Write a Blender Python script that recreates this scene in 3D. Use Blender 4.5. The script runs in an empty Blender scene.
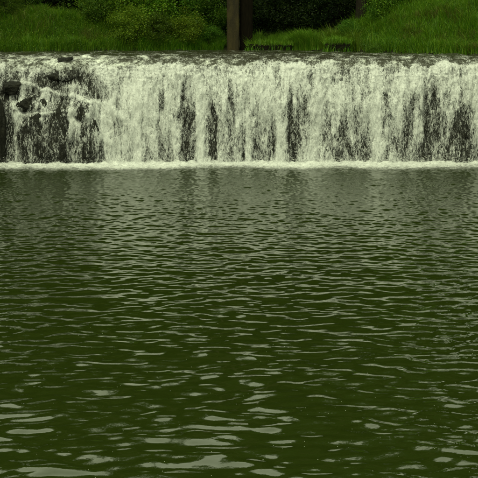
import bpy, math, random
import numpy as np
from mathutils import Vector, Matrix

# ------------------------------------------------------------------ camera, sky, sun, exposure
sc = bpy.context.scene
COL = sc.collection
rad = math.radians
FPX = 1400.0                 # focal length in pixels of the 478 px photograph
CAM_Z = 5.81
PITCH = math.atan(214 / FPX)
cd = bpy.data.cameras.new('camera')
cam = bpy.data.objects.new('camera', cd)
COL.objects.link(cam)
cam.location = (0, 0, CAM_Z)
cam.rotation_euler = (math.pi / 2 - PITCH, 0, 0)
cd.sensor_width = 36
cd.lens = 36 * FPX / 478
cd.clip_start = 0.1
cd.clip_end = 3000
sc.camera = cam

SUN_EL, SUN_AZ = 56, 205     # azimuth clockwise from +Y: behind the camera, a little to the left
world = bpy.data.worlds.new("World")
sc.world = world
world.use_nodes = True
wt = world.node_tree
wt.nodes.clear()
wo = wt.nodes.new('ShaderNodeOutputWorld')
bg = wt.nodes.new('ShaderNodeBackground')
sky = wt.nodes.new('ShaderNodeTexSky')
sky.sky_type = 'NISHITA'
sky.sun_disc = False
sky.sun_elevation = rad(SUN_EL)
sky.sun_rotation = rad(SUN_AZ)
sky.dust_density = 3.0
hs = wt.nodes.new('ShaderNodeHueSaturation')     # overcast: nearly colourless
hs.inputs['Saturation'].default_value = 0.12
wt.links.new(sky.outputs[0], hs.inputs['Color'])
# a closed deck of pale cloud over most of that sky
cn = wt.nodes.new('ShaderNodeTexNoise'); ctc = wt.nodes.new('ShaderNodeTexCoord')
cn.inputs['Scale'].default_value = 3.0; cn.inputs['Detail'].default_value = 5
wt.links.new(ctc.outputs['Generated'], cn.inputs['Vector'])
cr = wt.nodes.new('ShaderNodeValToRGB')
cr.color_ramp.elements[0].position = .3; cr.color_ramp.elements[0].color = (5.6, 5.7, 5.9, 1)
cr.color_ramp.elements[1].position = .7; cr.color_ramp.elements[1].color = (7.6, 7.6, 7.5, 1)
wt.links.new(cn.outputs['Fac'], cr.inputs[0])
cm = wt.nodes.new('ShaderNodeMix'); cm.data_type = 'RGBA'; cm.inputs[0].default_value = .82
wt.links.new(hs.outputs[0], cm.inputs[6]); wt.links.new(cr.outputs[0], cm.inputs[7])
wt.links.new(cm.outputs[2], bg.inputs['Color'])
bg.inputs['Strength'].default_value = 0.15
wt.links.new(bg.outputs[0], wo.inputs['Surface'])

sl = bpy.data.lights.new('sun', 'SUN')
sl.energy = 1.0
sl.angle = rad(14)
sl.color = (1.0, 0.96, 0.9)
so = bpy.data.objects.new('sun', sl)
COL.objects.link(so)
az, el = rad(SUN_AZ), rad(SUN_EL)
to_sun = Vector((math.sin(az) * math.cos(el), math.cos(az) * math.cos(el), math.sin(el)))
so.rotation_euler = to_sun.to_track_quat('Z', 'Y').to_euler()
so.location = (0, -20, 60)

vs = sc.view_settings
vs.view_transform = 'Standard'
vs.look = 'None'
vs.exposure = 0.6
vs.gamma = 1.0
vs.use_white_balance = True          # the photograph's warm green cast
vs.white_balance_temperature = 8900
vs.white_balance_tint = -23
sc.render.engine = 'CYCLES'
cy = sc.cycles
cy.max_bounces = 8
cy.diffuse_bounces = 3
cy.glossy_bounces = 3
cy.transmission_bounces = 3
cy.transparent_max_bounces = 16
cy.use_denoising = True
cy.caustics_reflective = False
cy.caustics_refractive = False

# ------------------------------------------------------------------ helpers
R = np.random.default_rng(7)

def ss(a, b, x):
    t = np.clip((np.asarray(x, float) - a) / (b - a), 0, 1)
    return t * t * (3 - 2 * t)

def px(x, y, Y=None, Z=None):
    """photo pixel -> world point on the plane y=Y or z=Z"""
    rx = (x - 239) / FPX
    ry = -(y - 239) / FPX
    c, s = math.cos(PITCH), math.sin(PITCH)
    d = Vector((rx, c + ry * s, -s + ry * c))
    t = Y / d.y if Y is not None else (Z - CAM_Z) / d.z
    return Vector((d.x * t, d.y * t, CAM_Z + d.z * t))

def _h(ix, iy, iz, seed):
    n = (ix.astype(np.int64) * 374761393 + iy.astype(np.int64) * 668265263
         + iz.astype(np.int64) * 2147483647 + seed * 1274126177) & 0xffffffff
    n = ((n ^ (n >> 13)) * 1274126177) & 0xffffffff
    n = ((n ^ (n >> 16)) * 2246822519) & 0xffffffff
    return (n ^ (n >> 15)) & 0xffffffff

def noise2(x, y, seed=0):
    """2-D gradient noise, about -0.7..0.7"""
    x, y = np.broadcast_arrays(np.asarray(x, float), np.asarray(y, float))
    ix, iy = np.floor(x), np.floor(y)
    fx, fy = x - ix, y - iy
    u = fx ** 3 * (fx * (fx * 6 - 15) + 10)
    v = fy ** 3 * (fy * (fy * 6 - 15) + 10)
    z = np.zeros_like(ix)
    def g(dx, dy):
        a = _h(ix + dx, iy + dy, z, seed) / 4294967296.0 * 2 * math.pi
        return np.cos(a) * (fx - dx) + np.sin(a) * (fy - dy)
    a = g(0, 0) + u * (g(1, 0) - g(0, 0))
    b = g(0, 1) + u * (g(1, 1) - g(0, 1))
    return a + v * (b - a)

def noise3(x, y, z, seed=0):
    x, y, z = (np.asarray(q, float) for q in (x, y, z))
    ix, iy, iz = np.floor(x), np.floor(y), np.floor(z)
    fx, fy, fz = x - ix, y - iy, z - iz
    w = [f * f * (3 - 2 * f) for f in (fx, fy, fz)]
    out = 0
    for dx in (0, 1):
        for dy in (0, 1):
            for dz in (0, 1):
                h = _h(ix + dx, iy + dy, iz + dz, seed) / 4294967296.0 * 2 - 1
                out = out + h * (w[0] if dx else 1 - w[0]) * (w[1] if dy else 1 - w[1]) * (w[2] if dz else 1 - w[2])
    return out

def fbm2(x, y, seed=0, octv=4, gain=.5):
    o, a = 0, 1.0
    for k in range(octv):
        o = o + a * noise2(np.asarray(x) * 2 ** k, np.asarray(y) * 2 ** k, seed + k * 17)
        a *= gain
    return o

def tag(o, label=None, cat=None, group=None, kind=None):
    if label: o['label'] = label
    if cat: o['category'] = cat
    if group: o['group'] = group
    if kind: o['kind'] = kind
    return o

def mesh_np(name, V, F, mat=None, smooth=True, attr=None):
    """V (n,3); F (m,k) all k-gons"""
    V = np.ascontiguousarray(V, np.float32)
    F = np.ascontiguousarray(F, np.int32)
    me = bpy.data.meshes.new(name)
    m, k = F.shape
    me.vertices.add(len(V)); me.vertices.foreach_set('co', V.ravel())
    me.loops.add(m * k); me.loops.foreach_set('vertex_index', F.ravel())
    me.polygons.add(m)
    me.polygons.foreach_set('loop_start', np.arange(0, m * k, k, dtype=np.int32))
    if smooth:
        me.polygons.foreach_set('use_smooth', np.ones(m, bool))
    if attr:
        for an, av in attr.items():
            at = me.attributes.new(an, 'FLOAT', 'POINT')
            at.data.foreach_set('value', np.ascontiguousarray(av, np.float32).ravel())
    me.update(calc_edges=True)
    if mat: me.materials.append(mat)
    return me

def obj(name, me, parent=None, loc=(0, 0, 0), rot=(0, 0, 0), scale=(1, 1, 1)):
    o = bpy.data.objects.new(name, me)
    COL.objects.link(o)
    o.location = loc; o.rotation_euler = rot; o.scale = scale
    if parent: o.parent = parent
    return o

def grid_faces(nr, nc):
    r, c = np.meshgrid(np.arange(nr - 1), np.arange(nc - 1), indexing='ij')
    i = (r * nc + c).ravel()
    return np.stack([i, i + 1, i + nc + 1, i + nc], 1)

def rots(n, rng):
    """n random rotation matrices"""
    q = rng.normal(size=(n, 4)); q /= np.linalg.norm(q, axis=1)[:, None]
    w, x, y, z = q.T
    return np.stack([np.stack([1 - 2 * (y * y + z * z), 2 * (x * y - z * w), 2 * (x * z + y * w)], 1),
                     np.stack([2 * (x * y + z * w), 1 - 2 * (x * x + z * z), 2 * (y * z - x * w)], 1),
                     np.stack([2 * (x * z - y * w), 2 * (y * z + x * w), 1 - 2 * (x * x + y * y)], 1)], 1)

class NT:
    def __init__(s, name):
        s.m = bpy.data.materials.new(name); s.m.use_nodes = True
        s.t = s.m.node_tree; s.t.nodes.clear()
        s.out = s.n('ShaderNodeOutputMaterial')
    def n(s, kind, **kw):
        x = s.t.nodes.new(kind)
        for k, v in kw.items(): setattr(x, k, v)
        return x
    def l(s, a, b): s.t.links.new(a, b)
    def coord(s, scale=(1, 1, 1), kind='Object'):
        tc = s.n('ShaderNodeTexCoord'); mp = s.n('ShaderNodeMapping')
        s.l(tc.outputs[kind], mp.inputs[0]); mp.inputs['Scale'].default_value = scale
        return mp.outputs[0]
    def noise(s, vec, scale, detail=3, rough=.55, dist=0, typ=None):
        x = s.n('ShaderNodeTexNoise'); s.l(vec, x.inputs['Vector'])
        x.inputs['Scale'].default_value = scale; x.inputs['Detail'].default_value = detail
        x.inputs['Roughness'].default_value = rough; x.inputs['Distortion'].default_value = dist
        return x.outputs['Fac']
    def ramp(s, fac, stops):
        x = s.n('ShaderNodeValToRGB'); s.l(fac, x.inputs[0])
        e = x.color_ramp.elements
        while len(e) < len(stops): e.new(.5)
        for q, (p, c) in zip(e, stops):
            q.position = p; q.color = (*c, 1) if len(c) == 3 else c
        return x.outputs[0]
    def math(s, op, a, b=None, c=None, clamp=False):
        x = s.n('ShaderNodeMath', operation=op, use_clamp=clamp)
        for i, v in enumerate((a, b, c)):
            if v is None: continue
            if isinstance(v, (int, float)): x.inputs[i].default_value = v
            else: s.l(v, x.inputs[i])
        return x.outputs[0]
    def mapr(s, v, a, b, c=0, d=1):
        x = s.n('ShaderNodeMapRange', interpolation_type='SMOOTHSTEP'); s.l(v, x.inputs[0])
        for i, q in zip((1, 2, 3, 4), (a, b, c, d)): x.inputs[i].default_value = q
        return x.outputs[0]
    def mix(s, f, a, b):
        x = s.n('ShaderNodeMix', data_type='RGBA')
        for sock, v in ((x.inputs[0], f), (x.inputs[6], a), (x.inputs[7], b)):
            if isinstance(v, (int, float)): sock.default_value = v
            elif isinstance(v, tuple): sock.default_value = (*v, 1)
            else: s.l(v, sock)
        return x.outputs[2]
    def bump(s, h, strength=.5, dist=.05):
        x = s.n('ShaderNodeBump'); s.l(h, x.inputs['Height'])
        x.inputs['Strength'].default_value = strength; x.inputs['Distance'].default_value = dist
        return x.outputs[0]
    def bsdf(s, color, rough=.6, normal=None, spec=.5, ior=None):
        b = s.n('ShaderNodeBsdfPrincipled')
        for sock, v in ((b.inputs['Base Color'], color), (b.inputs['Roughness'], rough)):
            if isinstance(v, (int, float)): sock.default_value = v
            elif isinstance(v, tuple): sock.default_value = (*v, 1)
            else: s.l(v, sock)
        b.inputs['Specular IOR Level'].default_value = spec
        if ior: b.inputs['IOR'].default_value = ior
        if normal is not None: s.l(normal, b.inputs['Normal'])
        s.l(b.outputs[0], s.out.inputs[0])
        return b
    def attr(s, name):
        x = s.n('ShaderNodeAttribute'); x.attribute_name = name
        return x.outputs['Fac']
    def island(s):
        return s.n('ShaderNodeNewGeometry').outputs['Random Per Island']
    def alpha(s, shader, fac):
        tr = s.n('ShaderNodeBsdfTransparent'); mx = s.n('ShaderNodeMixShader')
        s.l(fac, mx.inputs[0]); s.l(tr.outputs[0], mx.inputs[1]); s.l(shader, mx.inputs[2])
        s.l(mx.outputs[0], s.out.inputs[0])

# ------------------------------------------------------------------ materials
def leaf_material(name, dark, mid, light, transl=.45, seed=0.):
    k = NT(name)
    oi = k.n('ShaderNodeObjectInfo').outputs['Random']
    c = k.ramp(k.island(), [(0, dark), (.55, mid), (1, light)])
    hsv = k.n('ShaderNodeHueSaturation'); k.l(c, hsv.inputs['Color'])
    k.l(k.mapr(oi, 0, 1, .75, 1.2), hsv.inputs['Value'])
    k.l(k.mapr(oi, 0, 1, .485, .515), hsv.inputs['Hue'])
    b = k.bsdf(hsv.outputs[0], .5, spec=.25)
    t = k.n('ShaderNodeBsdfTranslucent'); k.l(hsv.outputs[0], t.inputs[0])
    mx = k.n('ShaderNodeMixShader'); mx.inputs[0].default_value = transl
    k.l(b.outputs[0], mx.inputs[1]); k.l(t.outputs[0], mx.inputs[2]); k.l(mx.outputs[0], k.out.inputs[0])
    return k.m

M = {}
M['leaf_bright'] = leaf_material('leaf_bright', (.055, .12, .010), (.12, .22, .02), (.24, .32, .04))
M['leaf_mid'] = leaf_material('leaf_mid', (.032, .085, .008), (.07, .15, .015), (.15, .23, .03))
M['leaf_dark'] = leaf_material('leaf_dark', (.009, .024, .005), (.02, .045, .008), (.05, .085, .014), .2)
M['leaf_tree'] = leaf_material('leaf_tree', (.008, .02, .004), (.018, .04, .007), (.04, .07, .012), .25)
M['grass'] = leaf_material('grass_blade', (.045, .11, .008), (.095, .20, .014), (.19, .27, .03), .4)
M['fresh_grass'] = leaf_material('fresh_grass', (.08, .19, .016), (.14, .27, .028), (.22, .31, .05), .45)
M['dry_grass'] = leaf_material('dry_grass', (.08, .11, .02), (.13, .15, .03), (.20, .20, .06), .3)

k = NT('bark'); v = k.coord((3, 3, .6))
n_ = k.noise(v, 6, 5, .65)
k.bsdf(k.ramp(n_, [(.3, (.005, .004, .002)), (.7, (.022, .017, .011))]), .9, k.bump(n_, .8, .05), .2); M['bark'] = k.m

k = NT('soil'); v = k.coord()
n_ = k.noise(v, 1.3, 6, .6)
k.bsdf(k.ramp(n_, [(.3, (.006, .007, .003)), (.55, (.014, .015, .006)), (.75, (.018, .026, .006))]), .9, k.bump(n_, .6, .15), .2); M['soil'] = k.m

k = NT('wet_rock'); v = k.coord()
n1 = k.noise(v, 2.2, 8, .62, .4); n2 = k.noise(v, 14, 5, .6)
k.bsdf(k.ramp(n1, [(.3, (.004, .004, .0028)), (.55, (.0105, .0105, .007)), (.8, (.032, .03, .02))]),
       k.mapr(n2, .3, .7, .3, .65), k.bump(k.math('ADD', n1, k.math('MULTIPLY', n2, .3)), 1.0, .16), .22); M['rock'] = k.m

k = NT('stained_concrete'); v = k.coord((1, 1, .35)); v2 = k.coord()
n1 = k.noise(v, 3.0, 6, .6, .3); n2 = k.noise(v2, 20, 4, .6)
c = k.ramp(n1, [(.25, (.005, .004, .0012)), (.48, (.017, .0125, .003)), (.75, (.042, .032, .008))])
k.bsdf(k.mix(k.mapr(n2, .5, .75, 0, .5), c, (.07, .055, .03)), .85, k.bump(n2, .4, .02), .3); M['concrete'] = k.m
k = NT('painted_pier_shade'); v = k.coord((4, 4, .4))  # near-black colour that paints shade on the right side of the pier
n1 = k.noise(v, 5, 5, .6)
k.bsdf(k.ramp(n1, [(.3, (.002, .0017, .001)), (.7, (.009, .007, .004))]), .9, k.bump(n1, .6, .02), .05); M['pier_shade'] = k.m
k = NT('shaded_mossy_stone'); v = k.coord()  # dark stone colour carries the shade below the overhanging grass
n1 = k.noise(v, 3, 6, .6); n2 = k.noise(v, 16, 4)
k.bsdf(k.ramp(n1, [(.3, (.003, .003, .002)), (.6, (.009, .008, .005)), (.75, (.010, .014, .004))]), .9, k.bump(n2, .7, .04), .08); M['stone'] = k.m

# pool water: murky green body, sharp reflections
k = NT('pool_water'); v = k.coord((1, 1.6, 1)); v2 = k.coord((1, 2.2, 1))
n1 = k.noise(v, 5.5, 3, .5, .4); n2 = k.noise(v2, 17, 2, .5)
hgt = k.math('ADD', n1, k.math('MULTIPLY', n2, .12))
py = k.n('ShaderNodeSeparateXYZ'); k.l(k.coord(), py.inputs[0])
k.bsdf((.0140, .0215, .0034), k.mapr(py.outputs[1], 26, 54, .02, .17), k.bump(hgt, .04, .05), .6, 1.333); M['pool'] = k.m

# river above the lip: rough, streaked with foam
k = NT('river_water'); v = k.coord((1, 1, 1))
f1 = k.noise(v, 2.6, 6, .7, .6); f2 = k.noise(v, 12, 4, .65)
fa = k.attr('foam')
fo = k.mapr(k.math('ADD', k.math('ADD', k.math('MULTIPLY', f1, .8), k.math('MULTIPLY', f2, .7)), fa), .82, 1.2)
k.bsdf(k.mix(fo, (.030, .030, .018), (.66, .68, .64)), k.mapr(fo, 0, 1, .15, .6),
       k.bump(k.math('ADD', f1, k.math('MULTIPLY', f2, .4)), .7, .08), .5, 1.333); M['river'] = k.m

# white water
def white_shader(k, normal=None, tint=(.87, .88, .87)):
    b = k.bsdf(tint, .45, normal, .4)
    t = k.n('ShaderNodeBsdfTranslucent'); t.inputs[0].default_value = (*tint, 1)
    mx = k.n('ShaderNodeMixShader'); mx.inputs[0].default_value = .25
    k.l(b.outputs[0], mx.inputs[1]); k.l(t.outputs[0], mx.inputs[2])
    return mx.outputs[0]

def fall_material(name, seed, lo, hi):
    k = NT(name)
    tc = k.n('ShaderNodeTexCoord')
    def co(sc, off):
        mp = k.n('ShaderNodeMapping'); k.l(tc.outputs['Object'], mp.inputs[0])
        mp.inputs['Scale'].default_value = sc; mp.inputs['Location'].default_value = off
        return mp.outputs[0]
    v = co((1, .5, .24), (seed, seed * 2.3, 0)); v2 = co((1, .6, .38), (seed * 1.7, 0, seed))
    w1 = k.noise(v, 4.5, 5, .66, .9)
    w2 = k.noise(v2, 13, 4, .7, 1.2)
    w3 = k.noise(v2, 7.5, 3, .6, 1.6)
    ridge = k.math('SUBTRACT', 1, k.math('MULTIPLY', k.math('ABSOLUTE', k.math('SUBTRACT', w3, .5)), 11), clamp=True)
    fl = k.attr('flow')
    a_ = k.math('ADD', k.math('ADD', k.math('MULTIPLY', w1, .8), k.math('MULTIPLY', w2, .8)), k.math('MULTIPLY', ridge, .16))
    thr = k.math('SUBTRACT', hi, k.math('MULTIPLY', fl, hi - lo))   # flow 0: a web of threads, flow 1: nearly solid
    al = k.mapr(k.math('SUBTRACT', a_, thr), -.15, .22)
    hf = k.math('ADD', k.math('ADD', w1, k.math('MULTIPLY', w2, .6)), k.math('MULTIPLY', ridge, .1))
    k.alpha(white_shader(k, k.bump(hf, .8, .12)), al)
    return k.m
M['fall'] = fall_material('falling_water', 0.0, .66, 1.12)
M['trickle'] = fall_material('trickling_water', 5.3, .76, .99)

k = NT('white_spray'); k.l(white_shader(k), k.out.inputs[0]); M['spray'] = k.m

k = NT('churned_foam'); v = k.coord((1, 1.4, 1))
w1 = k.noise(v, 4, 5, .7, .6); w2 = k.noise(v, 18, 3, .6)
fl = k.attr('flow')
al = k.mapr(k.math('ADD', k.math('ADD', k.math('MULTIPLY', w1, .8), k.math('MULTIPLY', w2, .3)), fl), .80, 1.28)
k.alpha(white_shader(k, k.bump(k.math('ADD', w1, k.math('MULTIPLY', w2, .4)), .8, .08)), al); M['foam'] = k.m

# ------------------------------------------------------------------ ground and water
Y0 = 58.55                    # foot of the falls
CREST = 4.5

def river_edge(x):
    x = np.asarray(x, float)
    return np.interp(x, [-40, -14, -9, -2, 1.5, 3, 5.2, 7.2, 9.5, 12, 40],
                        [66, 69.5, 70.5, 74.5, 75.5, 74, 71.5, 67, 63.2, 61.6, 61])

def ground_z(x, y):
    x = np.asarray(x, float); y = np.asarray(y, float)
    d = y - river_edge(x) + .35 * noise2(x * .8, y * .8, 5)
    bank = np.interp(x, [-30, -12, -9.5, -7, -5.2, -3, 0, 4, 6.2, 8, 10, 13, 30],
                        [2.2, 1.5, 1.35, .95, .5, .35, .25, .3, .6, 1.35, 1.9, 2.2, 2.6])
    run = np.interp(x, [-12, -5, 0, 5, 9, 14], [3.5, 3, 3, 3, 4.5, 5])
    z = 3.9 + .75 * ss(-.5, .35, d) + bank * ss(.2, 1, d / run) + np.clip(d - run, 0, 60) * .09 + np.clip(d - 30, 0, 400) * .16
    z = z + .12 * noise2(x * .7, y * .7, 9) * ss(0, 1, d)
    z = np.where(y < 61.2, -1.6, z)
    side = ss(13.5, 19, np.abs(x) + .8 * noise2(x * .2, y * .2, 3))
    z = np.maximum(z, -1.6 + side * (8.2 + .5 * noise2(x * .3, y * .3, 4)))
    front = ss(5, -8, y)
    z = np.maximum(z, -1.6 + front * 5.6)
    return z

gx = np.concatenate([np.linspace(-600, -22, 30)[:-1], np.linspace(-22, 22, 150), np.linspace(22, 600, 30)[1:]])
gy = np.concatenate([np.linspace(-300, -10, 16)[:-1], np.linspace(-10, 60, 60)[:-1], np.linspace(60, 84, 110), np.linspace(84, 140, 30)[1:], np.linspace(140, 800, 30)[1:]])
GX, GY = np.meshgrid(gx, gy)
me = mesh_np('ground', np.stack([GX, GY, ground_z(GX, GY)], -1).reshape(-1, 3), grid_faces(len(gy), len(gx)), M['soil'])
tag(obj('ground', me), kind='structure')

# pool
def pool_h(x, y):
    wx = x + .25 * noise2(x * .5, y * .7, 91)
    wy = y + .22 * noise2(x * .45, y * .6, 92)
    h = .026 * noise2(wx * .75, wy * .8, 11)
    h = h + .031 * (1 - .35 * ss(22, 40, y)) * noise2(wx * 1.75 + .3 * wy, wy * 2.15, 12)
    h = h + (.0155 + .003 * ss(24, 34, y)) * noise2(wx * 3.3 - .6 * wy, wy * 4.0, 13)
    far = ss(24, 44, y)
    h = h + .015 * far * noise2(x * 5.4, y * 4.0, 15) + .050 * ss(34, 50, y) * (.75 + .8 * noise2(x * .4, y * .3, 18)) * noise2(x * 6.0, y * 3.6, 16) * .8 + .022 * ss(44, 55, y) * noise2(x * 7.5, y * 5.2, 17)
    return h * ss(-5, 12, y)

px_ = np.concatenate([np.linspace(-24, -12.5, 40)[:-1], np.linspace(-12.5, 12.5, 560), np.linspace(12.5, 24, 40)[1:]])
ys = [14.0]
while ys[-1] < 59.4: ys.append(ys[-1] + .026 * ys[-1] / 16)
py_ = np.concatenate([np.linspace(-8, 14, 60)[:-1], ys])
PX, PY = np.meshgrid(px_, py_)
me = mesh_np('pool_water', np.stack([PX, PY, pool_h(PX, PY)], -1).reshape(-1, 3), grid_faces(len(py_), len(px_)), M['pool'])
tag(obj('pool_water', me), kind='structure')

# river above the falls
rx_ = np.linspace(-17, 17, 420); ry_ = np.linspace(Y0 + 2.4, 79, 300)
RX, RY = np.meshgrid(rx_, ry_)
nearlip = ss(9, .5, RY - Y0 - 2.4)
rz = CREST + (.045 + .06 * nearlip) * fbm2(RX * 1.1, RY * .8, 31, 4, .55)
foam = .05 + .05 * nearlip + .18 * fbm2(RX * .9, RY * .3, 33, 3)
me = mesh_np('river_water', np.stack([RX, RY, rz], -1).reshape(-1, 3), grid_faces(len(ry_), len(rx_)), M['river'], attr={'foam': foam})
tag(obj('river_water', me), kind='structure')

# ------------------------------------------------------------------ the falls
def pxX(x): return (x - 239) / FPX * (Y0 * math.cos(PITCH) + 3.5 * math.sin(PITCH))
def pxZ(y): return px(239, y, Y=Y0 + .3).z

# places where the water runs thin over the rock: x, half width, top y, bottom y (photograph), how thin
THIN = [(184, 4.5, 84, 162, .9), (193, 3.5, 92, 162, .75), (211, 4.5, 95, 158, .75), (230, 4, 78, 160, .68), (164, 9, 128, 162, .55), (146, 5, 135, 162, .35),
        (258, 6, 102, 162, .5), (273, 4, 118, 162, .4), (291, 3, 92, 162, .7), (297, 3, 110, 162, .6), (327, 5, 100, 160, .65), (346, 7, 118, 162, .5),
        (359, 4, 108, 162, .7), (368, 4.5, 114, 162, .75), (386, 5, 84, 162, .45), (408, 8, 86, 162, .6), (427, 4, 84, 162, .75), (435, 5, 78, 162, .8), (446, 5, 128, 162, .6),
        (459, 6, 104, 164, .9), (469, 7, 98, 164, .9), (2, 7, 95, 166, 1.0), (33, 16, 112, 166, .8), (59, 12, 107, 166, .95), (88, 13, 118, 164, .9),
        (30, 11, 96, 110, .75), (83, 10, 104, 116, .6), (62, 17, 48, 82, .95), (24, 24, 52, 66, .6), (50, 14, 72, 86, .6), (36, 22, 80, 92, .55), (66, 22, 88, 100, .55), (92, 16, 74, 96, .5), (8, 12, 60, 80, .4), (100, 14, 84, 102, .35),
        (118, 9, 108, 135, .3), (240, 30, 58, 68, .35), (160, 25, 56, 66, .5), (345, 22, 56, 74, .5), (345, 12, 66, 82, .45), (400, 20, 58, 70, .4),
        (462, 12, 64, 76, .5), (470, 10, 80, 94, .4), (448, 8, 88, 100, .4), (80, 12, 58, 70, .4), (125, 12, 60, 72, .45), (305, 10, 70, 80, .25),
        (372, 14, 80, 100, .35), (130, 10, 140, 162, .3), (318, 4, 135, 162, .25), (240, 5, 120, 160, .3), (420, 4, 120, 162, .4), (10, 20, 84, 96, .4),
        (520, 14, 90, 164, .8), (570, 12, 80, 164, .7), (-30, 12, 95, 164, .8), (-70, 14, 85, 164, .8)]

# lips and chutes where it gathers: x0, y0, x1, y1, half width, how much
BRIGHT = [(22, 82, 45, 90, 1.8, .42), (45, 90, 72, 97, 1.6, .42), (72, 97, 100, 102, 1.8, .42), (100, 102, 122, 116, 3, .3), (20, 113, 64, 110, 1.3, .45),
          (74, 112, 74, 162, 4, .6), (15, 104, 14, 162, 4, .5), (86, 108, 93, 122, 1.6, .4), (105, 120, 110, 160, 4, .4),
          (318, 100, 316, 160, 9, .35), (130, 95, 135, 160, 12, .25), (199, 82, 199, 160, 4, .4), (376, 82, 374, 160, 4, .35), (420, 76, 420, 160, 3, .35)]

def flow_at(x, z):
    f = .80 + .46 * fbm2(x * 1.5, z * .3, 51, 4, .6) + .50 * ss(3.6, 2.6, z) * np.minimum(noise2(x * 3.4, z * .22, 48) + .5 * noise2(x * 7.5, z * .5, 49), .15)
    f = f - ss(-5.6, -7.0, x) * (.30 + .45 * fbm2(x * 1.3, z * 1.1, 46, 4, .6))
    brk = pxZ(67) + .22 * noise2(x * 1.1, x * 0 + .7, 57) + .16 * noise2(x * 3.3, x * 0 + 1.7, 58) + .05 * noise2(x * 9, x * 0 + 1.7, 59)
    f = f - .75 * ss(-.02, .10, z - brk)          # before it breaks, the water is still clear
    xx = x + .09 * noise2(x * 2.5, z * 2.2, 52) + .05 * noise2(x * 6, z * 3, 53)
    zz = z + .16 * noise2(x * 3.1, z * 1.2, 54)
    for (a, hw, yt, yb, s) in THIN:
        X, W = pxX(a), hw * .0418
        zt, zb = pxZ(yt), pxZ(yb)
        g = ss(1.9, .1, np.abs(xx - X + .25 * W * noise2(z * 1.3 + a, z * 0, 55)) / (W * (.55 + .6 * ss(zt, zt - 1.6, zz) + .5 * noise2(z * .9, z * 0 + a, 56))))
        g = g * ss(zt + .4, zt - .8, zz) * ss(zb - .25, zb + .1, zz)
        f = f - .86 * s * g
    for (x0, y0, x1, y1, hw, s) in BRIGHT:
        ax, az, bx, bz = pxX(x0), pxZ(y0), pxX(x1), pxZ(y1)
        u = np.clip(((xx - ax) * (bx - ax) + (zz - az) * (bz - az)) / ((bx - ax) ** 2 + (bz - az) ** 2), 0, 1)
        dd = np.hypot(xx - ax - u * (bx - ax), (zz - az - u * (bz - az))) / (hw * .0418)
        f = f + s * ss(1.9, .2, dd) * (.8 + .5 * noise2(xx * 3.3, zz * 3.3, 60))
    return np.clip(f, .06, 1.25)

# rounded shoulders of rock on the broken left side: x, y, half width, half height (photograph), how far they stand out
DOMES = [(34, 142, 17, 34, .45), (58, 138, 15, 32, .5), (88, 144, 14, 32, .5), (30, 103, 13, 9, .35), (64, 68, 16, 14, .35), (84, 108, 12, 12, .3), (464, 146, 14, 46, .3)]

def prof(x, t):
    """rock profile: distance back from Y0 and height, t 0 (crest) .. 1 (foot)"""
    T = [0, .15, .27, .36, .45, .55, 1]
    B = [2.4, 1.35, .85, .62, .45, .28, .05]
    Z = [4.44, 4.33, 4.04, 3.66, 3.2, 2.6, -.35]
    t2 = np.clip(t + .05 * noise2(x * .9, t * 3, 61) * ss(0, .2, t) * ss(1, .7, t), 0, 1)
    b = np.interp(t2, T, B); z = np.interp(t2, T, Z)
    b = b - .30 * noise2(x * .55, z * .22, 62) * ss(.1, .35, t) - .14 * noise2(x * 1.5, z * .5, 63) * ss(.1, .35, t)
    # ledges on the broken left side stand further out
    left = ss(-5.2, -7.2, x) * ss(.2, .4, t)
    for (ax, ay, hw, hh, dp) in DOMES:
        q = ((x - pxX(ax)) / (hw * .0418)) ** 2 + ((z - pxZ(ay)) / (hh * .0418)) ** 2
        b = b - dp * np.sqrt(np.clip(1 - q + .25 * noise2(x * 2.1, z * 2.1, 66), 0, 1)) * ss(.1, .25, t)
    b = b - left * (.15 + .28 * ss(2.7, 2.3, z + .25 * noise2(x * 1.2, x * 0, 64)))
    z = z - .10 * ss(.4, .15, t) * ss(0, .12, t) * (noise2(x * .5, x * 0 + 2.2, 65) + .2)
    return b, z

# bare rock behind
cx = np.linspace(-15.5, 15.5, 420); ct = np.linspace(0, 1, 100)
CX, CT = np.meshgrid(cx, ct)
b, z = prof(CX, CT)
rough = .10 * fbm2(CX * 1.8, z * 1.8 + CT, 71, 4, .55)
V = np.stack([CX, Y0 + b + .12 + rough, z - .05 + .3 * rough], -1).reshape(-1, 3)
tag(obj('rock_face', mesh_np('rock_face', V, grid_faces(len(ct), len(cx))[:, ::-1], M['rock'])), kind='structure')

fall = bpy.data.objects.new('waterfall', None); COL.objects.link(fall); fall.location = (0, 0, 0)
tag(fall, 'broad white waterfall pouring over the dark rock ledge into the green pool', 'waterfall')

def water_surf(x, t, off=0.0):
    b, z = prof(x, t)
    # falls free of the rock: the sheet is smoother and pushed out
    f = flow_at(x, z)
    lump = .17 * fbm2(x * 1.9, z * .55, 81, 4, .6) + .06 * noise2(x * 7, z * 2.8, 85)
    clod = .12 * np.abs(fbm2(x * 2.6, t * 16, 86, 3, .6)) * ss(.10, .2, t) * ss(.5, .3, t)
    f1 = np.clip(f, 0, .95)
    out = .04 + .15 * f1 * ss(.05, .3, t) + lump * ss(.02, .2, t) * (.4 + .6 * f1) + clod + off
    return x, Y0 + b - out, z + (.06 + clod * .8 + .04 * lump) * ss(.6, .1, t), f

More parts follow.
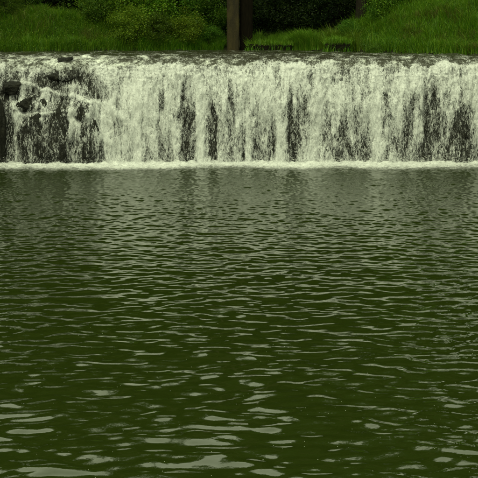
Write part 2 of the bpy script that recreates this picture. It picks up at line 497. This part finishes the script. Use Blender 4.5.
wx = np.linspace(-15.2, 15.2, 1000); wt_ = np.linspace(0, 1, 200)
WX, WT = np.meshgrid(wx, wt_)
X, Yw, Zw, Fw = water_surf(WX, WT)
V = np.stack([X, Yw, Zw], -1).reshape(-1, 3)
obj('curtain', mesh_np('curtain', V, grid_faces(len(wt_), len(wx))[:, ::-1], M['fall'], attr={'flow': Fw}), fall)
wx2 = np.linspace(-15.2, 15.2, 560); wt2 = np.linspace(0.02, 1, 110)
WX, WT = np.meshgrid(wx2, wt2)
X, Yw, Zw, Fw = water_surf(WX, WT, -.10)
obj('trickles', mesh_np('trickles', np.stack([X, Yw, Zw], -1).reshape(-1, 3), grid_faces(len(wt2), len(wx2))[:, ::-1], M['trickle'], attr={'flow': Fw}), fall)
wt3 = np.linspace(0.0, .40, 60)          # clear water sliding over the lip
WX, WT = np.meshgrid(wx2, wt3)
b, z = prof(WX, WT)
lf = ss(0, .06, WT)
V = np.stack([WX, Y0 + b - .02 + .32 * ss(.22, .38, WT + .06 * noise2(WX * 1.7, WX * 0 + 4.1, 38)) - lf * .03 * fbm2(WX * 2, z * 2, 35), z + .05 + (1 - lf) * (.01 + .105 * fbm2(WX * 1.1, (Y0 + 2.4) * .8, 31, 4, .55)) + lf * .05 * fbm2(WX * 2.2, WT * 9, 36)], -1).reshape(-1, 3)
obj('lip_flow', mesh_np('lip_flow', V, grid_faces(len(wt3), len(wx2))[:, ::-1], M['river'], attr={'foam': .10 + .10 * ss(-3.5, -6, WX) + .26 * fbm2(WX * 1.6, WT * 6, 37, 4, .6)}), fall)

# threads and clots of falling water
OCT = np.array([[1, 0, 0], [0, 1, 0], [-1, 0, 0], [0, -1, 0], [0, 0, 1], [0, 0, -1]], float)
OCF = np.array([[0, 1, 4], [1, 2, 4], [2, 3, 4], [3, 0, 4], [1, 0, 5], [2, 1, 5], [3, 2, 5], [0, 3, 5]])
def blobs(P, W, L, tilt=None, jitter=.35, rng=R):
    n = len(P)
    v = OCT[None] * np.stack([W, W, L], 1)[:, None, :]
    v = v * (1 + jitter * rng.uniform(-1, 1, (n, 6, 1)))
    if tilt is not None:   # shear in y and x so threads follow the slope
        v[:, :, 1] += v[:, :, 2] * tilt[:, 0:1]
        v[:, :, 0] += v[:, :, 2] * tilt[:, 1:2]
    v = v + P[:, None, :]
    F = OCF[None] + (np.arange(n) * 6)[:, None, None]
    return v.reshape(-1, 3), F.reshape(-1, 3)

N = 90000
tx = R.uniform(-13.5, 13.5, N); tt = R.uniform(.08, 1, N)
X, Yb, Zb, Fb = water_surf(tx, tt)
clump = noise2(tx * 3.5, Zb * 1.4, 88) + .6 * noise2(tx * 9, Zb * 4, 89)
keep = R.uniform(0, 1, N) < np.clip(.16 + .9 * clump + .55 * (Fb - .5), .015, 1)
tx, tt, Yb, Zb, Fb = (q[keep] for q in (tx, tt, Yb, Zb, Fb))
n = len(tx)
P = np.stack([tx, Yb - np.abs(R.normal(0, .05, n)) - .01, Zb + R.normal(0, .02, n)], 1)
W = R.uniform(.003, .010, n) * (.6 + .6 * R.random(n))
L = W * (1.5 + 10 * ss(.3, .6, tt) * R.random(n) ** 2)
thin_ = np.clip((Fb - .15) / .5, 0, 1); W = W * (.6 + .4 * thin_); L = L * (1.5 - .5 * thin_)
tl = np.stack([R.normal(-.05, .1, n) , R.normal(0, .12, n)], 1)
V, F = blobs(P, W, L, tl)
o = obj('water_threads', mesh_np('water_threads', V, F, M['spray']), fall); tag(o, kind='stuff')

# churned foam at the foot
fx_ = np.linspace(-15, 15, 900); fy_ = np.linspace(Y0 - 4.2, Y0 + .35, 120)
FX, FY = np.meshgrid(fx_, fy_)
d = Y0 - FY + 1.5 * noise2(FX * .3, FX * 0 + 1.5, 41) + .5 * noise2(FX * .9, FX * 0 + 1.5, 47) + .2 * noise2(FX * 1.6, FX * 0 + 2.5, 42)
body = ss(2.6, .1, d)
fz = .025 + body * (.06 + .17 * np.abs(fbm2(FX * 1.7, FY * 2.2, 43, 4, .6))) + pool_h(FX, FY) * .5
ff = .75 * ss(3.9, .4, d) - .12
o = obj('base_foam', mesh_np('base_foam', np.stack([FX, FY, fz], -1).reshape(-1, 3), grid_faces(len(fy_), len(fx_)), M['foam'], attr={'flow': ff}), fall)
n = 20000
bx = R.uniform(-13, 13, n); by = Y0 - np.abs(R.normal(0, .8, n)) + .1
bz = .06 + np.abs(R.normal(0, .17, n)) * ss(2.2, 0, Y0 - by)
w = R.uniform(.003, .010, n)
V, F = blobs(np.stack([bx, by, bz], 1), w, w * R.uniform(.7, 1.4, n))
tag(obj('splash_drops', mesh_np('splash_drops', V, F, M['spray']), fall), kind='stuff')

# flecks of foam drifting on the pool
n = 380
yy = R.uniform(15, 27, n); xx = R.uniform(-5.5, 5.5, n)
w = R.uniform(.002, .005, n)
V, F = blobs(np.stack([xx, yy, pool_h(xx, yy) + .001], 1), w * 1.3, w * .5)
o = obj('foam_flecks', mesh_np('foam_flecks', V, F, M['spray'])); tag(o, kind='stuff')

# ------------------------------------------------------------------ rocks
import bmesh
def rock_mesh(name, sx, sy, sz, seed, blocky=.62):
    bm = bmesh.new()
    bmesh.ops.create_icosphere(bm, subdivisions=4, radius=1)
    co = np.array([v.co[:] for v in bm.verts])
    rg = np.random.default_rng(seed)
    # cut by random planes for fracture faces
    for _ in range(16):
        nrm = rg.normal(size=3); nrm /= np.linalg.norm(nrm)
        dd = rg.uniform(.5, .85)
        s = co @ nrm - dd
        co = co - np.where(s > 0, s, 0)[:, None] * nrm * blocky * 1.6
    nz = noise3(*(co.T * 2.2), seed) * .22 + noise3(*(co.T * 5), seed + 1) * .12 + noise3(*(co.T * 11), seed + 2) * .06
    co = co * (1 + nz)[:, None] * np.array([sx, sy, sz])
    for v, c in zip(bm.verts, co): v.co = c
    me = bpy.data.meshes.new(name); bm.to_mesh(me); bm.free()
    for p in me.polygons: p.use_smooth = True
    me.materials.append(M['rock'])
    return me

ROCKS = [  # px x, px y centre, width px, height px, depth m, back offset, label
    (1, 131, 20, 84, .5, -.05, 'tall dark wet rock standing clear of the water at the left edge of the falls'),
    (33, 138, 30, 58, .30, .30, 'broad rock under thin trickles, second from the left edge of the falls'),
    (59, 136, 24, 58, .30, .30, 'dark ribbed rock under trickles, beside the bright left water chute'),
    (88, 141, 26, 50, .30, .30, 'rounded dark rock just right of the bright left water chute'),
    (13, 87, 28, 16, .40, -.02, 'small bare black boulder perched on the upper left of the falls'),
    (28, 103, 22, 17, .30, .08, 'dark rock on the left ledge below the bare black boulder'),
    (43, 103, 15, 14, .30, .02, 'small dark rock on the left ledge under a lip of white water'),
    (62, 64, 26, 20, .45, .34, 'dark rock breaking the surface at the crest of the falls'),
    (54, 78, 18, 11, .30, .12, 'small dark rock just under the crest rock on the left'),
    (83, 114, 14, 24, .28, .06, 'slanting dark rock with a white thread of water across it'),
    (464, 135, 26, 52, .30, .32, 'dark rock showing through the curtain near the right edge of the falls'),
    (468, 72, 9, 6, .25, .45, 'small dark rock in the foam near the top right of the falls'),
]
for i, (ax, ay, w, h, dm, back, lab) in enumerate(ROCKS):
    Xc, Zc = pxX(ax), pxZ(ay)
    tcol = np.linspace(0, 1, 120); bb, zz = prof(np.full(120, Xc), tcol)
    j = int(np.argmin(np.abs(zz - Zc))); Yc = Y0 + float(bb[j]) + back
    me = rock_mesh('boulder', w * .0418 / 2, dm, h * .0418 / 2, 100 + i)
    o = obj('boulder', me, loc=(Xc, Yc, Zc)); tag(o, lab, 'rock', 'rocks in the waterfall')

# ------------------------------------------------------------------ bridge
def box(bm, c, s, rotz=0, bev=.03):
    g = bmesh.ops.create_cube(bm, size=1)
    bmesh.ops.scale(bm, vec=s, verts=g['verts'])
    if bev:
        e = list({e for v in g['verts'] for e in v.link_edges})
        r = bmesh.ops.bevel(bm, geom=e, offset=bev, segments=2, affect='EDGES')
        vs_ = [v for v in bm.verts if v.is_valid and v not in box.old]
    else: vs_ = [v for v in bm.verts if v not in box.old]
    bmesh.ops.rotate(bm, verts=vs_, cent=(0, 0, 0), matrix=Matrix.Rotation(rotz, 3, 'Z'))
    bmesh.ops.translate(bm, verts=vs_, vec=c)
    box.old |= set(vs_)
box.old = set()
def build(name, boxes, mat, parent, rotz=0, bev=.03):
    bm = bmesh.new(); box.old = set()
    for c, s in boxes: box(bm, c, s, rotz, bev)
    me = bpy.data.meshes.new(name); bm.to_mesh(me); bm.free(); me.materials.append(mat)
    return obj(name, me, parent)

bp = px(239.5, 50, Z=CREST)
br = bpy.data.objects.new('bridge', None); COL.objects.link(br); br.location = (bp.x, 74.2, 4.0)
tag(br, 'concrete bridge on a square brown stained pier rising from the river above the falls', 'bridge')
build('pier', [((-.34, 0, 5.6), (.64, .9, 11.2))], M['concrete'], br, 0, .05)
build('pier_footing', [((-.34, 0, .2), (.72, 1.0, .62))], M['concrete'], br, 0, .06)
build('shaded_pier_side', [((.36, .25, 5.6), (.66, .7, 11.2))], M['pier_shade'], br, 0, .05)  # added box standing for the pier's shaded right face
build('cross_beam', [((0, 0, 11.5), (1.8, 4.6, .6))], M['concrete'], br)
build('deck', [((0, 0, 12.3), (60, 5.2, .35))], M['concrete'], br)
for yy_ in (-1.6, 0, 1.6):
    build('girder', [((0, yy_, 11.96), (60, .35, .32))], M['concrete'], br)
for yy_ in (-2.5, 2.5):
    build('parapet', [((0, yy_, 12.93), (60, .18, .9))], M['concrete'], br)

# mossy retaining blocks at the water's edge, shade painted into the stone
def low_wall(x0, x1, yt, yb, Y, lab):
    a, b_ = px(x0, yt, Y=Y), px(x1, yb, Y=Y)
    w = b_.x - a.x; zt, zb = a.z, CREST - .5
    bm = bmesh.new(); bmesh.ops.create_cube(bm, size=1)
    bmesh.ops.scale(bm, vec=(w, .7, zt - zb), verts=bm.verts)
    bmesh.ops.subdivide_edges(bm, edges=bm.edges, cuts=9, use_grid_fill=True)
    for v in bm.verts:
        q = v.co * 2.0
        dn = Vector((noise3(q.x, q.y, q.z, 5), noise3(q.x, q.y, q.z, 6), noise3(q.x, q.y, q.z, 7))) * .06
        v.co += dn
    me = bpy.data.meshes.new('retaining_wall'); bm.to_mesh(me); bm.free()
    for p in me.polygons: p.use_smooth = True
    me.materials.append(M['stone'])
    o = obj('retaining_wall', me, loc=((a.x + b_.x) / 2, Y + .35, (zt + zb) / 2)); tag(o, lab, 'wall')
low_wall(248, 292, 44.5, 52, 73.6, 'long low dark retaining wall at the water beside the bridge pier')
low_wall(326, 350, 43, 53, 69.5, 'short dark stone block in the bank right of the tall grass clump')

# ------------------------------------------------------------------ vegetation
def leaf_quads(P, size, rng, up=.4, aspect=.45):
    """folded leaf quads at points P"""
    n = len(P)
    Rm = rots(n, rng)
    q = np.array([[0, -1, 0], [aspect, 0, .15], [0, 1, 0], [-aspect, 0, .15]], float)
    v = q[None] * size[:, None, None] * .5
    v = np.einsum('nij,nkj->nki', Rm, v)
    v[:, :, 2] *= (1 - up * .5)
    v = v + P[:, None]
    F = (np.arange(n) * 4)[:, None] + np.arange(4)[None]
    return v.reshape(-1, 3), F

def clumps(rng, nclump, per, rx, ry, rz, cr, base=0.0):
    """points in leaf clumps through an uneven crown; z from base up"""
    c = rng.normal(size=(nclump * 3, 3)); c /= np.linalg.norm(c, axis=1)[:, None]
    c *= rng.uniform(.35, 1.0, (nclump * 3, 1)) ** .6
    nz = noise3(c[:, 0] * 1.7 + 3, c[:, 1] * 1.7, c[:, 2] * 1.7, int(rng.integers(1e6)))
    c = c[nz > -.25][:nclump]
    c = c * np.array([rx, ry, rz]) + np.array([0, 0, rz + base])
    out = []
    for p in c:
        m = int(per * rng.uniform(.5, 1.4)); r_ = cr * rng.uniform(.6, 1.3)
        out.append(p + rng.normal(size=(m, 3)) * r_ * np.array([.6, .6, .38]))
    return np.concatenate(out), c

def tubes(segs, mat, name, nside=7):
    """segs: list of polylines [(p, r), ...] joined into one mesh"""
    V, F, o = [], [], 0
    for pl in segs:
        for i, (p, r_) in enumerate(pl):
            p = np.array(p, float)
            d = np.array(pl[min(i + 1, len(pl) - 1)][0], float) - np.array(pl[max(i - 1, 0)][0], float)
            d /= np.linalg.norm(d) + 1e-9
            a = np.cross(d, [0.3, 1, .1]); a /= np.linalg.norm(a) + 1e-9; b_ = np.cross(d, a)
            an = np.arange(nside) / nside * 2 * math.pi
            V.append(p + r_ * (np.cos(an)[:, None] * a + np.sin(an)[:, None] * b_))
            if i:
                k0 = o + (i - 1) * nside
                for q in range(nside):
                    F.append([k0 + q, k0 + (q + 1) % nside, k0 + nside + (q + 1) % nside, k0 + nside + q])
        o += len(pl) * nside
    return mesh_np(name, np.concatenate(V), np.array(F), mat)

def shrub_meshes(seed, rx, rz, leaf, nclump, per, mat):
    rng = np.random.default_rng(seed)
    P, c = clumps(rng, nclump, per, rx, rx * .8, rz, .30 * rx ** .5, .05)
    for _ in range(26):            # long sprigs that break the outline
        a_ = c[rng.integers(len(c))]; dr = a_ - np.array([0, 0, rz * .7]); dr = dr / (np.linalg.norm(dr) + 1e-6) + np.array([0, 0, .5]) + rng.normal(size=3) * .3
        u = np.linspace(0, rng.uniform(.3, .75) * rx, 16)[:, None]
        P = np.concatenate([P, a_ + dr * u - np.array([0, 0, .45]) * u ** 2 + rng.normal(size=(16, 3)) * .025])
    P = P[P[:, 2] > -.05]
    s = rng.uniform(.6, 1.3, len(P)) * leaf
    V, F = leaf_quads(P, s, rng)
    fol = mesh_np('foliage', V, F, mat, smooth=False)
    segs = []
    for p in c[rng.permutation(len(c))[:9]]:
        b0 = rng.normal(size=3) * .1; b0[2] = -.2
        m = (b0 + p) / 2 + rng.normal(size=3) * .12
        segs.append([(b0, .03), (m, .02), (p, .007)])
    return fol, tubes(segs, M['bark'], 'stems', 5)

def place_shrub(meshes, x, y, s, rz, lab, group=None, name='shrub', cat='shrub', zoff=-.1, sz=None):
    e = bpy.data.objects.new(name, None); COL.objects.link(e)
    e.location = (x, y, float(ground_z(x, y)) + zoff); e.rotation_euler = (0, 0, rz); e.scale = (s, s, sz or s)
    tag(e, lab, cat, group)
    obj('foliage', meshes[0], e); obj('stems', meshes[1], e)
    return e

SH_B = [shrub_meshes(200 + i, 1.0, .9, .085, 60, 190, M['leaf_bright']) for i in range(2)]
SH_M = [shrub_meshes(210 + i, 1.0, .9, .08, 60, 190, M['leaf_mid']) for i in range(2)]
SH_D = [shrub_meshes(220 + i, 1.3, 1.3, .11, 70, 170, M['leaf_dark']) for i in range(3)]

def sx_(x, Y): return (x - 239) / FPX * (Y * math.cos(PITCH) + 1 * math.sin(PITCH))

FEAT = [  # px x, distance behind the waterline, scale, kind, label
    (10, 3.6, .95, SH_M[0], 'leafy bush with pale sprigs in the top left corner above the grass bank'),
    (97, 3.4, 1.1, SH_M[1], 'yellow-green bush leaning over the right end of the left grass bank'),
    (126, 1.0, 1.15, SH_B[0], 'tall bright bush at the water left of the darker rounded bush'),
    (156, .9, 1.0, SH_M[0], 'dark rounded bush between two brighter bushes at the waterline'),
    (184, .9, 1.15, SH_B[1], 'bright arching bush nearest to the left of the bridge pier'),
    (210, .7, .7, SH_M[1], 'low dark bush at the foot of the bridge pier on its left'),
    (108, 4.2, 1.75, SH_B[1], 'big bright bush rising behind the dip at the right end of the left grass bank'),
    (143, 3.4, 1.8, SH_B[0], 'biggest bright bush, rising behind the dark rounded bush'),
    (178, 3.6, 1.75, SH_M[0], 'tall mid-green bush behind the bright arching bush left of the pier'),
    (206, 3.4, 1.4, SH_M[1], 'mid-green bush in the shade just left of the bridge pier'),
    (30, 6.5, 1.2, SH_M[1], 'dull green bush topping the crest of the left grass bank'),
    (386, 6.0, 1.15, SH_M[0], 'mid-green bush a little way right of the slender dark trunk'),
    (410, 8.2, 1.3, SH_B[0], 'bright bush at the top edge behind the right grass bank'),
    (376, .9, .62, SH_M[1], 'low leafy shrub right of the slender trunk at the water edge'),
    (352, 2.0, .7, SH_M[0], 'leafy sapling shrub at the foot of the slender dark trunk'),
    (392, 6.5, 1.1, SH_B[1], 'yellow-green bush above the left flank of the right grass bank'),
]
for i, (ax, Y, s, msh, lab) in enumerate(FEAT):
    X = sx_(ax, 74); Y = float(river_edge(X)) + Y
    place_shrub(msh, sx_(ax, Y), Y, s, i * 1.3, lab)

rng = np.random.default_rng(5)
UG = 'shrubs in the shaded undergrowth'
for row, (Y, cnt) in enumerate(((80.5, 13), (84, 14), (88, 14))):
    for i in range(cnt):
        x = -13.5 + 27 * (i + rng.uniform(.2, .8)) / cnt
        y = Y + rng.uniform(-.8, .8)
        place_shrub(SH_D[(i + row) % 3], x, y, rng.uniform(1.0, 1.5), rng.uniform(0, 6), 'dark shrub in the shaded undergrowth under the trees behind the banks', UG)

# trees
def tree_meshes(seed, h, cr, base, nclump, per, leaf):
    rng = np.random.default_rng(seed)
    P, c = clumps(rng, nclump, per, cr, cr, (h - base) / 2, .95, base)
    V, F = leaf_quads(P, rng.uniform(.6, 1.3, len(P)) * leaf, rng)
    crown = mesh_np('crown', V, F, M['leaf_tree'], smooth=False)
    tr = [((0, 0, -.6), .36), ((.05, .02, 1.5), .27)]
    for k_ in range(1, 7):
        tr.append(((rng.normal() * .18, rng.normal() * .18, 1.5 + k_ * (h * .88 - 1.5) / 6), .27 * (1 - k_ / 6.6)))
    segs = [tr]
    for p in c[rng.permutation(len(c))[:16]]:
        z0 = p[2] * rng.uniform(.45, .8); a = np.array([0, 0, z0])
        mid = (a * .5 + p * .5) + np.array([0, 0, -.2])
        segs.append([(a, .10), (mid, .06), (p, .015)])
    return crown, tubes(segs, M['bark'], 'trunk', 7)

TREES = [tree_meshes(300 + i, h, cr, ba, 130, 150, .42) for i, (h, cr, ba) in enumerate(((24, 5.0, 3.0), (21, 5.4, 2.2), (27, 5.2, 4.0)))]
def place_tree(msh, x, y, s, rz, lab, group=None):
    e = bpy.data.objects.new('tree', None); COL.objects.link(e)
    e.location = (x, y, float(ground_z(x, y)) - .1); e.rotation_euler = (0, 0, rz); e.scale = (s, s, s)
    tag(e, lab, 'tree', group)
    obj('trunk', msh[1], e); obj('crown', msh[0], e)

place_tree(TREES[2], sx_(360, 76.5), 76.5, 1.0, .5, 'tree with a slender dark trunk standing at the left flank of the right grass bank')
TG = 'trees of the wood behind the river'
for row, (Y, cnt, off) in enumerate(((86, 11, 0), (93, 12, .5), (101, 12, .2), (111, 12, .6))):
    for i in range(cnt):
        x = -30 + 60 * (i + off + rng.uniform(.15, .6)) / cnt
        y = Y + rng.uniform(-2, 2)
        place_tree(TREES[(i * 2 + row) % 3], x, y, rng.uniform(.9, 1.15), rng.uniform(0, 6), 'tall tree of the dark wood that closes off the view behind the river', TG)
for i, (x, y) in enumerate(((-19, 72), (-21, 62), (-20, 50), (20, 68), (21, 58), (20.5, 47))):
    place_tree(TREES[i % 3], x, y, rng.uniform(.8, 1.0), rng.uniform(0, 6), 'tall tree on the side bank beyond the end of the falls', 'trees on the side banks')

# grass
def grass(name, n, region, hmin, hmax, mat, seed, width=.02, lean=.75, zfix=None):
    rg = np.random.default_rng(seed)
    x, y = region(rg, n)
    z = ground_z(x, y)
    if zfix is not None: z = np.full(len(x), zfix)
    h = rg.uniform(hmin, hmax, len(x)) * (1 + .9 * noise2(x * 1.1, y * .9, seed) + .7 * noise2(x * 3.1, y * 2.5, seed + 1))
    a = rg.uniform(0, 2 * math.pi, len(x))
    ld = np.stack([np.cos(a), np.sin(a)], 1) * (lean * h * rg.uniform(.2, 1.4, len(x)))[:, None]
    w = width * rg.uniform(.6, 1.3, len(x))
    pa = a + math.pi / 2 + rg.normal(0, .4, len(x))
    pw = np.stack([np.cos(pa), np.sin(pa)], 1) * w[:, None] * .5
    B = np.stack([x, y, z - .04], 1)
    def lvl(f, fl, ww):
        c = B.copy(); c[:, :2] += ld * fl; c[:, 2] += h * f
        l_ = c.copy(); l_[:, :2] -= pw * ww; r_ = c.copy(); r_[:, :2] += pw * ww
        return l_, r_
    a0, b0 = lvl(0, 0, 1); a1, b1 = lvl(.6, .3, .8); a2, b2 = lvl(.95, 1, .12)
    V = np.stack([a0, b0, b1, a1, b2, a2], 1).reshape(-1, 3)
    i0 = np.arange(len(x)) * 6
    F = np.concatenate([np.stack([i0, i0 + 1, i0 + 2, i0 + 3], 1), np.stack([i0 + 3, i0 + 2, i0 + 4, i0 + 5], 1)])
    o = obj(name, mesh_np(name, V, F, mat, smooth=False)); tag(o, kind='stuff')
    return o

def band(x0, x1, d0, d1, fn=None):
    def reg(rg, n):
        x = rg.uniform(x0, x1, n); d = rg.uniform(d0, d1, n)
        y = river_edge(x) + d
        kx = np.ones(n, bool) if fn is None else rg.random(n) < fn(x, d)
        return x[kx], y[kx]
    return reg
grass('grass', 42000, band(-15, -4.6, .05, 6.0, lambda x, d: ss(-4.6, -6, x + .15 * d) * .9 + .1), .28, .6, M['grass'], 401)
grass('grass', 15000, band(-13, -5.2, .8, 5.5, lambda x, d: ss(-.1, .3, noise2(x * .6, d * .6, 77))), .3, .6, M['dry_grass'], 402)
grass('grass', 62000, band(6.0, 16, .05, 9.0, lambda x, d: ss(5.6, 7.4, x + .1 * d)), .28, .62, M['grass'], 403)
grass('grass', 16000, band(7.6, 12, .2, 4.2, lambda x, d: ss(-.1, .3, noise2(x * .7, d * .7, 78))), .2, .5, M['dry_grass'], 404)
grass('grass', 9000, band(.5, 6.0, .1, 2.6), .3, .6, M['fresh_grass'], 405)
grass('grass', 7000, band(-5.2, -.8, .0, 1.2), .25, .6, M['grass'], 406)
def weeds(n, region, size, hmax, mat, seed):
    rg = np.random.default_rng(seed)
    x, y = region(rg, n)
    z = ground_z(x, y) + hmax * rg.random(len(x)) ** .7 * (.6 + .9 * noise2(x * .9, y * .9, seed))
    V, F = leaf_quads(np.stack([x, y, z], 1), rg.uniform(.5, 1.3, len(x)) * size, rg)
    tag(obj('weeds', mesh_np('weeds', V, F, mat, smooth=False)), kind='stuff')
for (x0, x1, yt, Y) in ((248, 292, 44.5, 73.6), (326, 350, 43, 69.5)):    # tufts hanging over the two dark walls
    a_, b_ = px(x0, yt, Y=Y), px(x1, yt, Y=Y)
    grass('grass', 900, lambda rg, n: (rg.uniform(a_.x - .1, b_.x + .1, n), Y + rg.uniform(-.05, .7, n)), .14, .42, M['fresh_grass'], 420, .02, 1.1, a_.z - .03)
    grass('grass', 110, lambda rg, n: (a_.x + (b_.x - a_.x) * np.clip(rg.beta(.3, .3, n), 0, 1) + rg.normal(0, .12, n), Y - .12 + rg.uniform(-.1, .05, n)), .2, .6, M['grass'], 421, .02, .8, CREST - .05)
pat = lambda sd, lo: (lambda x, d: ss(lo, lo + .3, noise2(x * .55, d * .5, sd) + .5 * noise2(x * 1.6, d * 1.5, sd + 1)))
weeds(40000, band(-14, -4.4, .0, 6.5, pat(501, -.35)), .08, .85, M['leaf_mid'], 511)
weeds(14000, band(-14, -4.4, .0, 6.0, pat(503, -.05)), .07, .85, M['leaf_bright'], 512)
weeds(34000, band(5.4, 15, .0, 9, pat(505, -.2)), .07, .7, M['leaf_mid'], 513)
weeds(8000, band(5.4, 15, .0, 7, pat(507, .0)), .055, .6, M['leaf_bright'], 514)
weeds(7000, band(5.0, 8.2, .0, 2.4), .06, .6, M['leaf_mid'], 515)
weeds(9000, band(-5.2, -.6, .0, 1.6), .06, .55, M['leaf_mid'], 516)
# tall clump right of the low wall, long drooping blades
def clump_reg(xc, wd, dd):
    def reg(rg, n):
        x = rg.normal(xc, wd, n); y = river_edge(x) + np.abs(rg.normal(0, dd, n)) + .05
        return x, y
    return reg
for i, (ax, wd, hh, lab) in enumerate(((303, .35, .9, 'clump of tall pale grass at the waterline between the two dark walls'),
                                       (336, .45, 1.0, 'mound of long bright grass drooping over the short stone block'))):
    o = grass('grass_clump', 2200, clump_reg(sx_(ax, 73), wd, .5), hh * .6, hh, M['fresh_grass'], 410 + i, .03, .6)
    del o['kind']; tag(o, lab, 'grass clump')
print('TRIS', sum(len(m.loops) - 2 * len(m.polygons) for m in bpy.data.meshes))
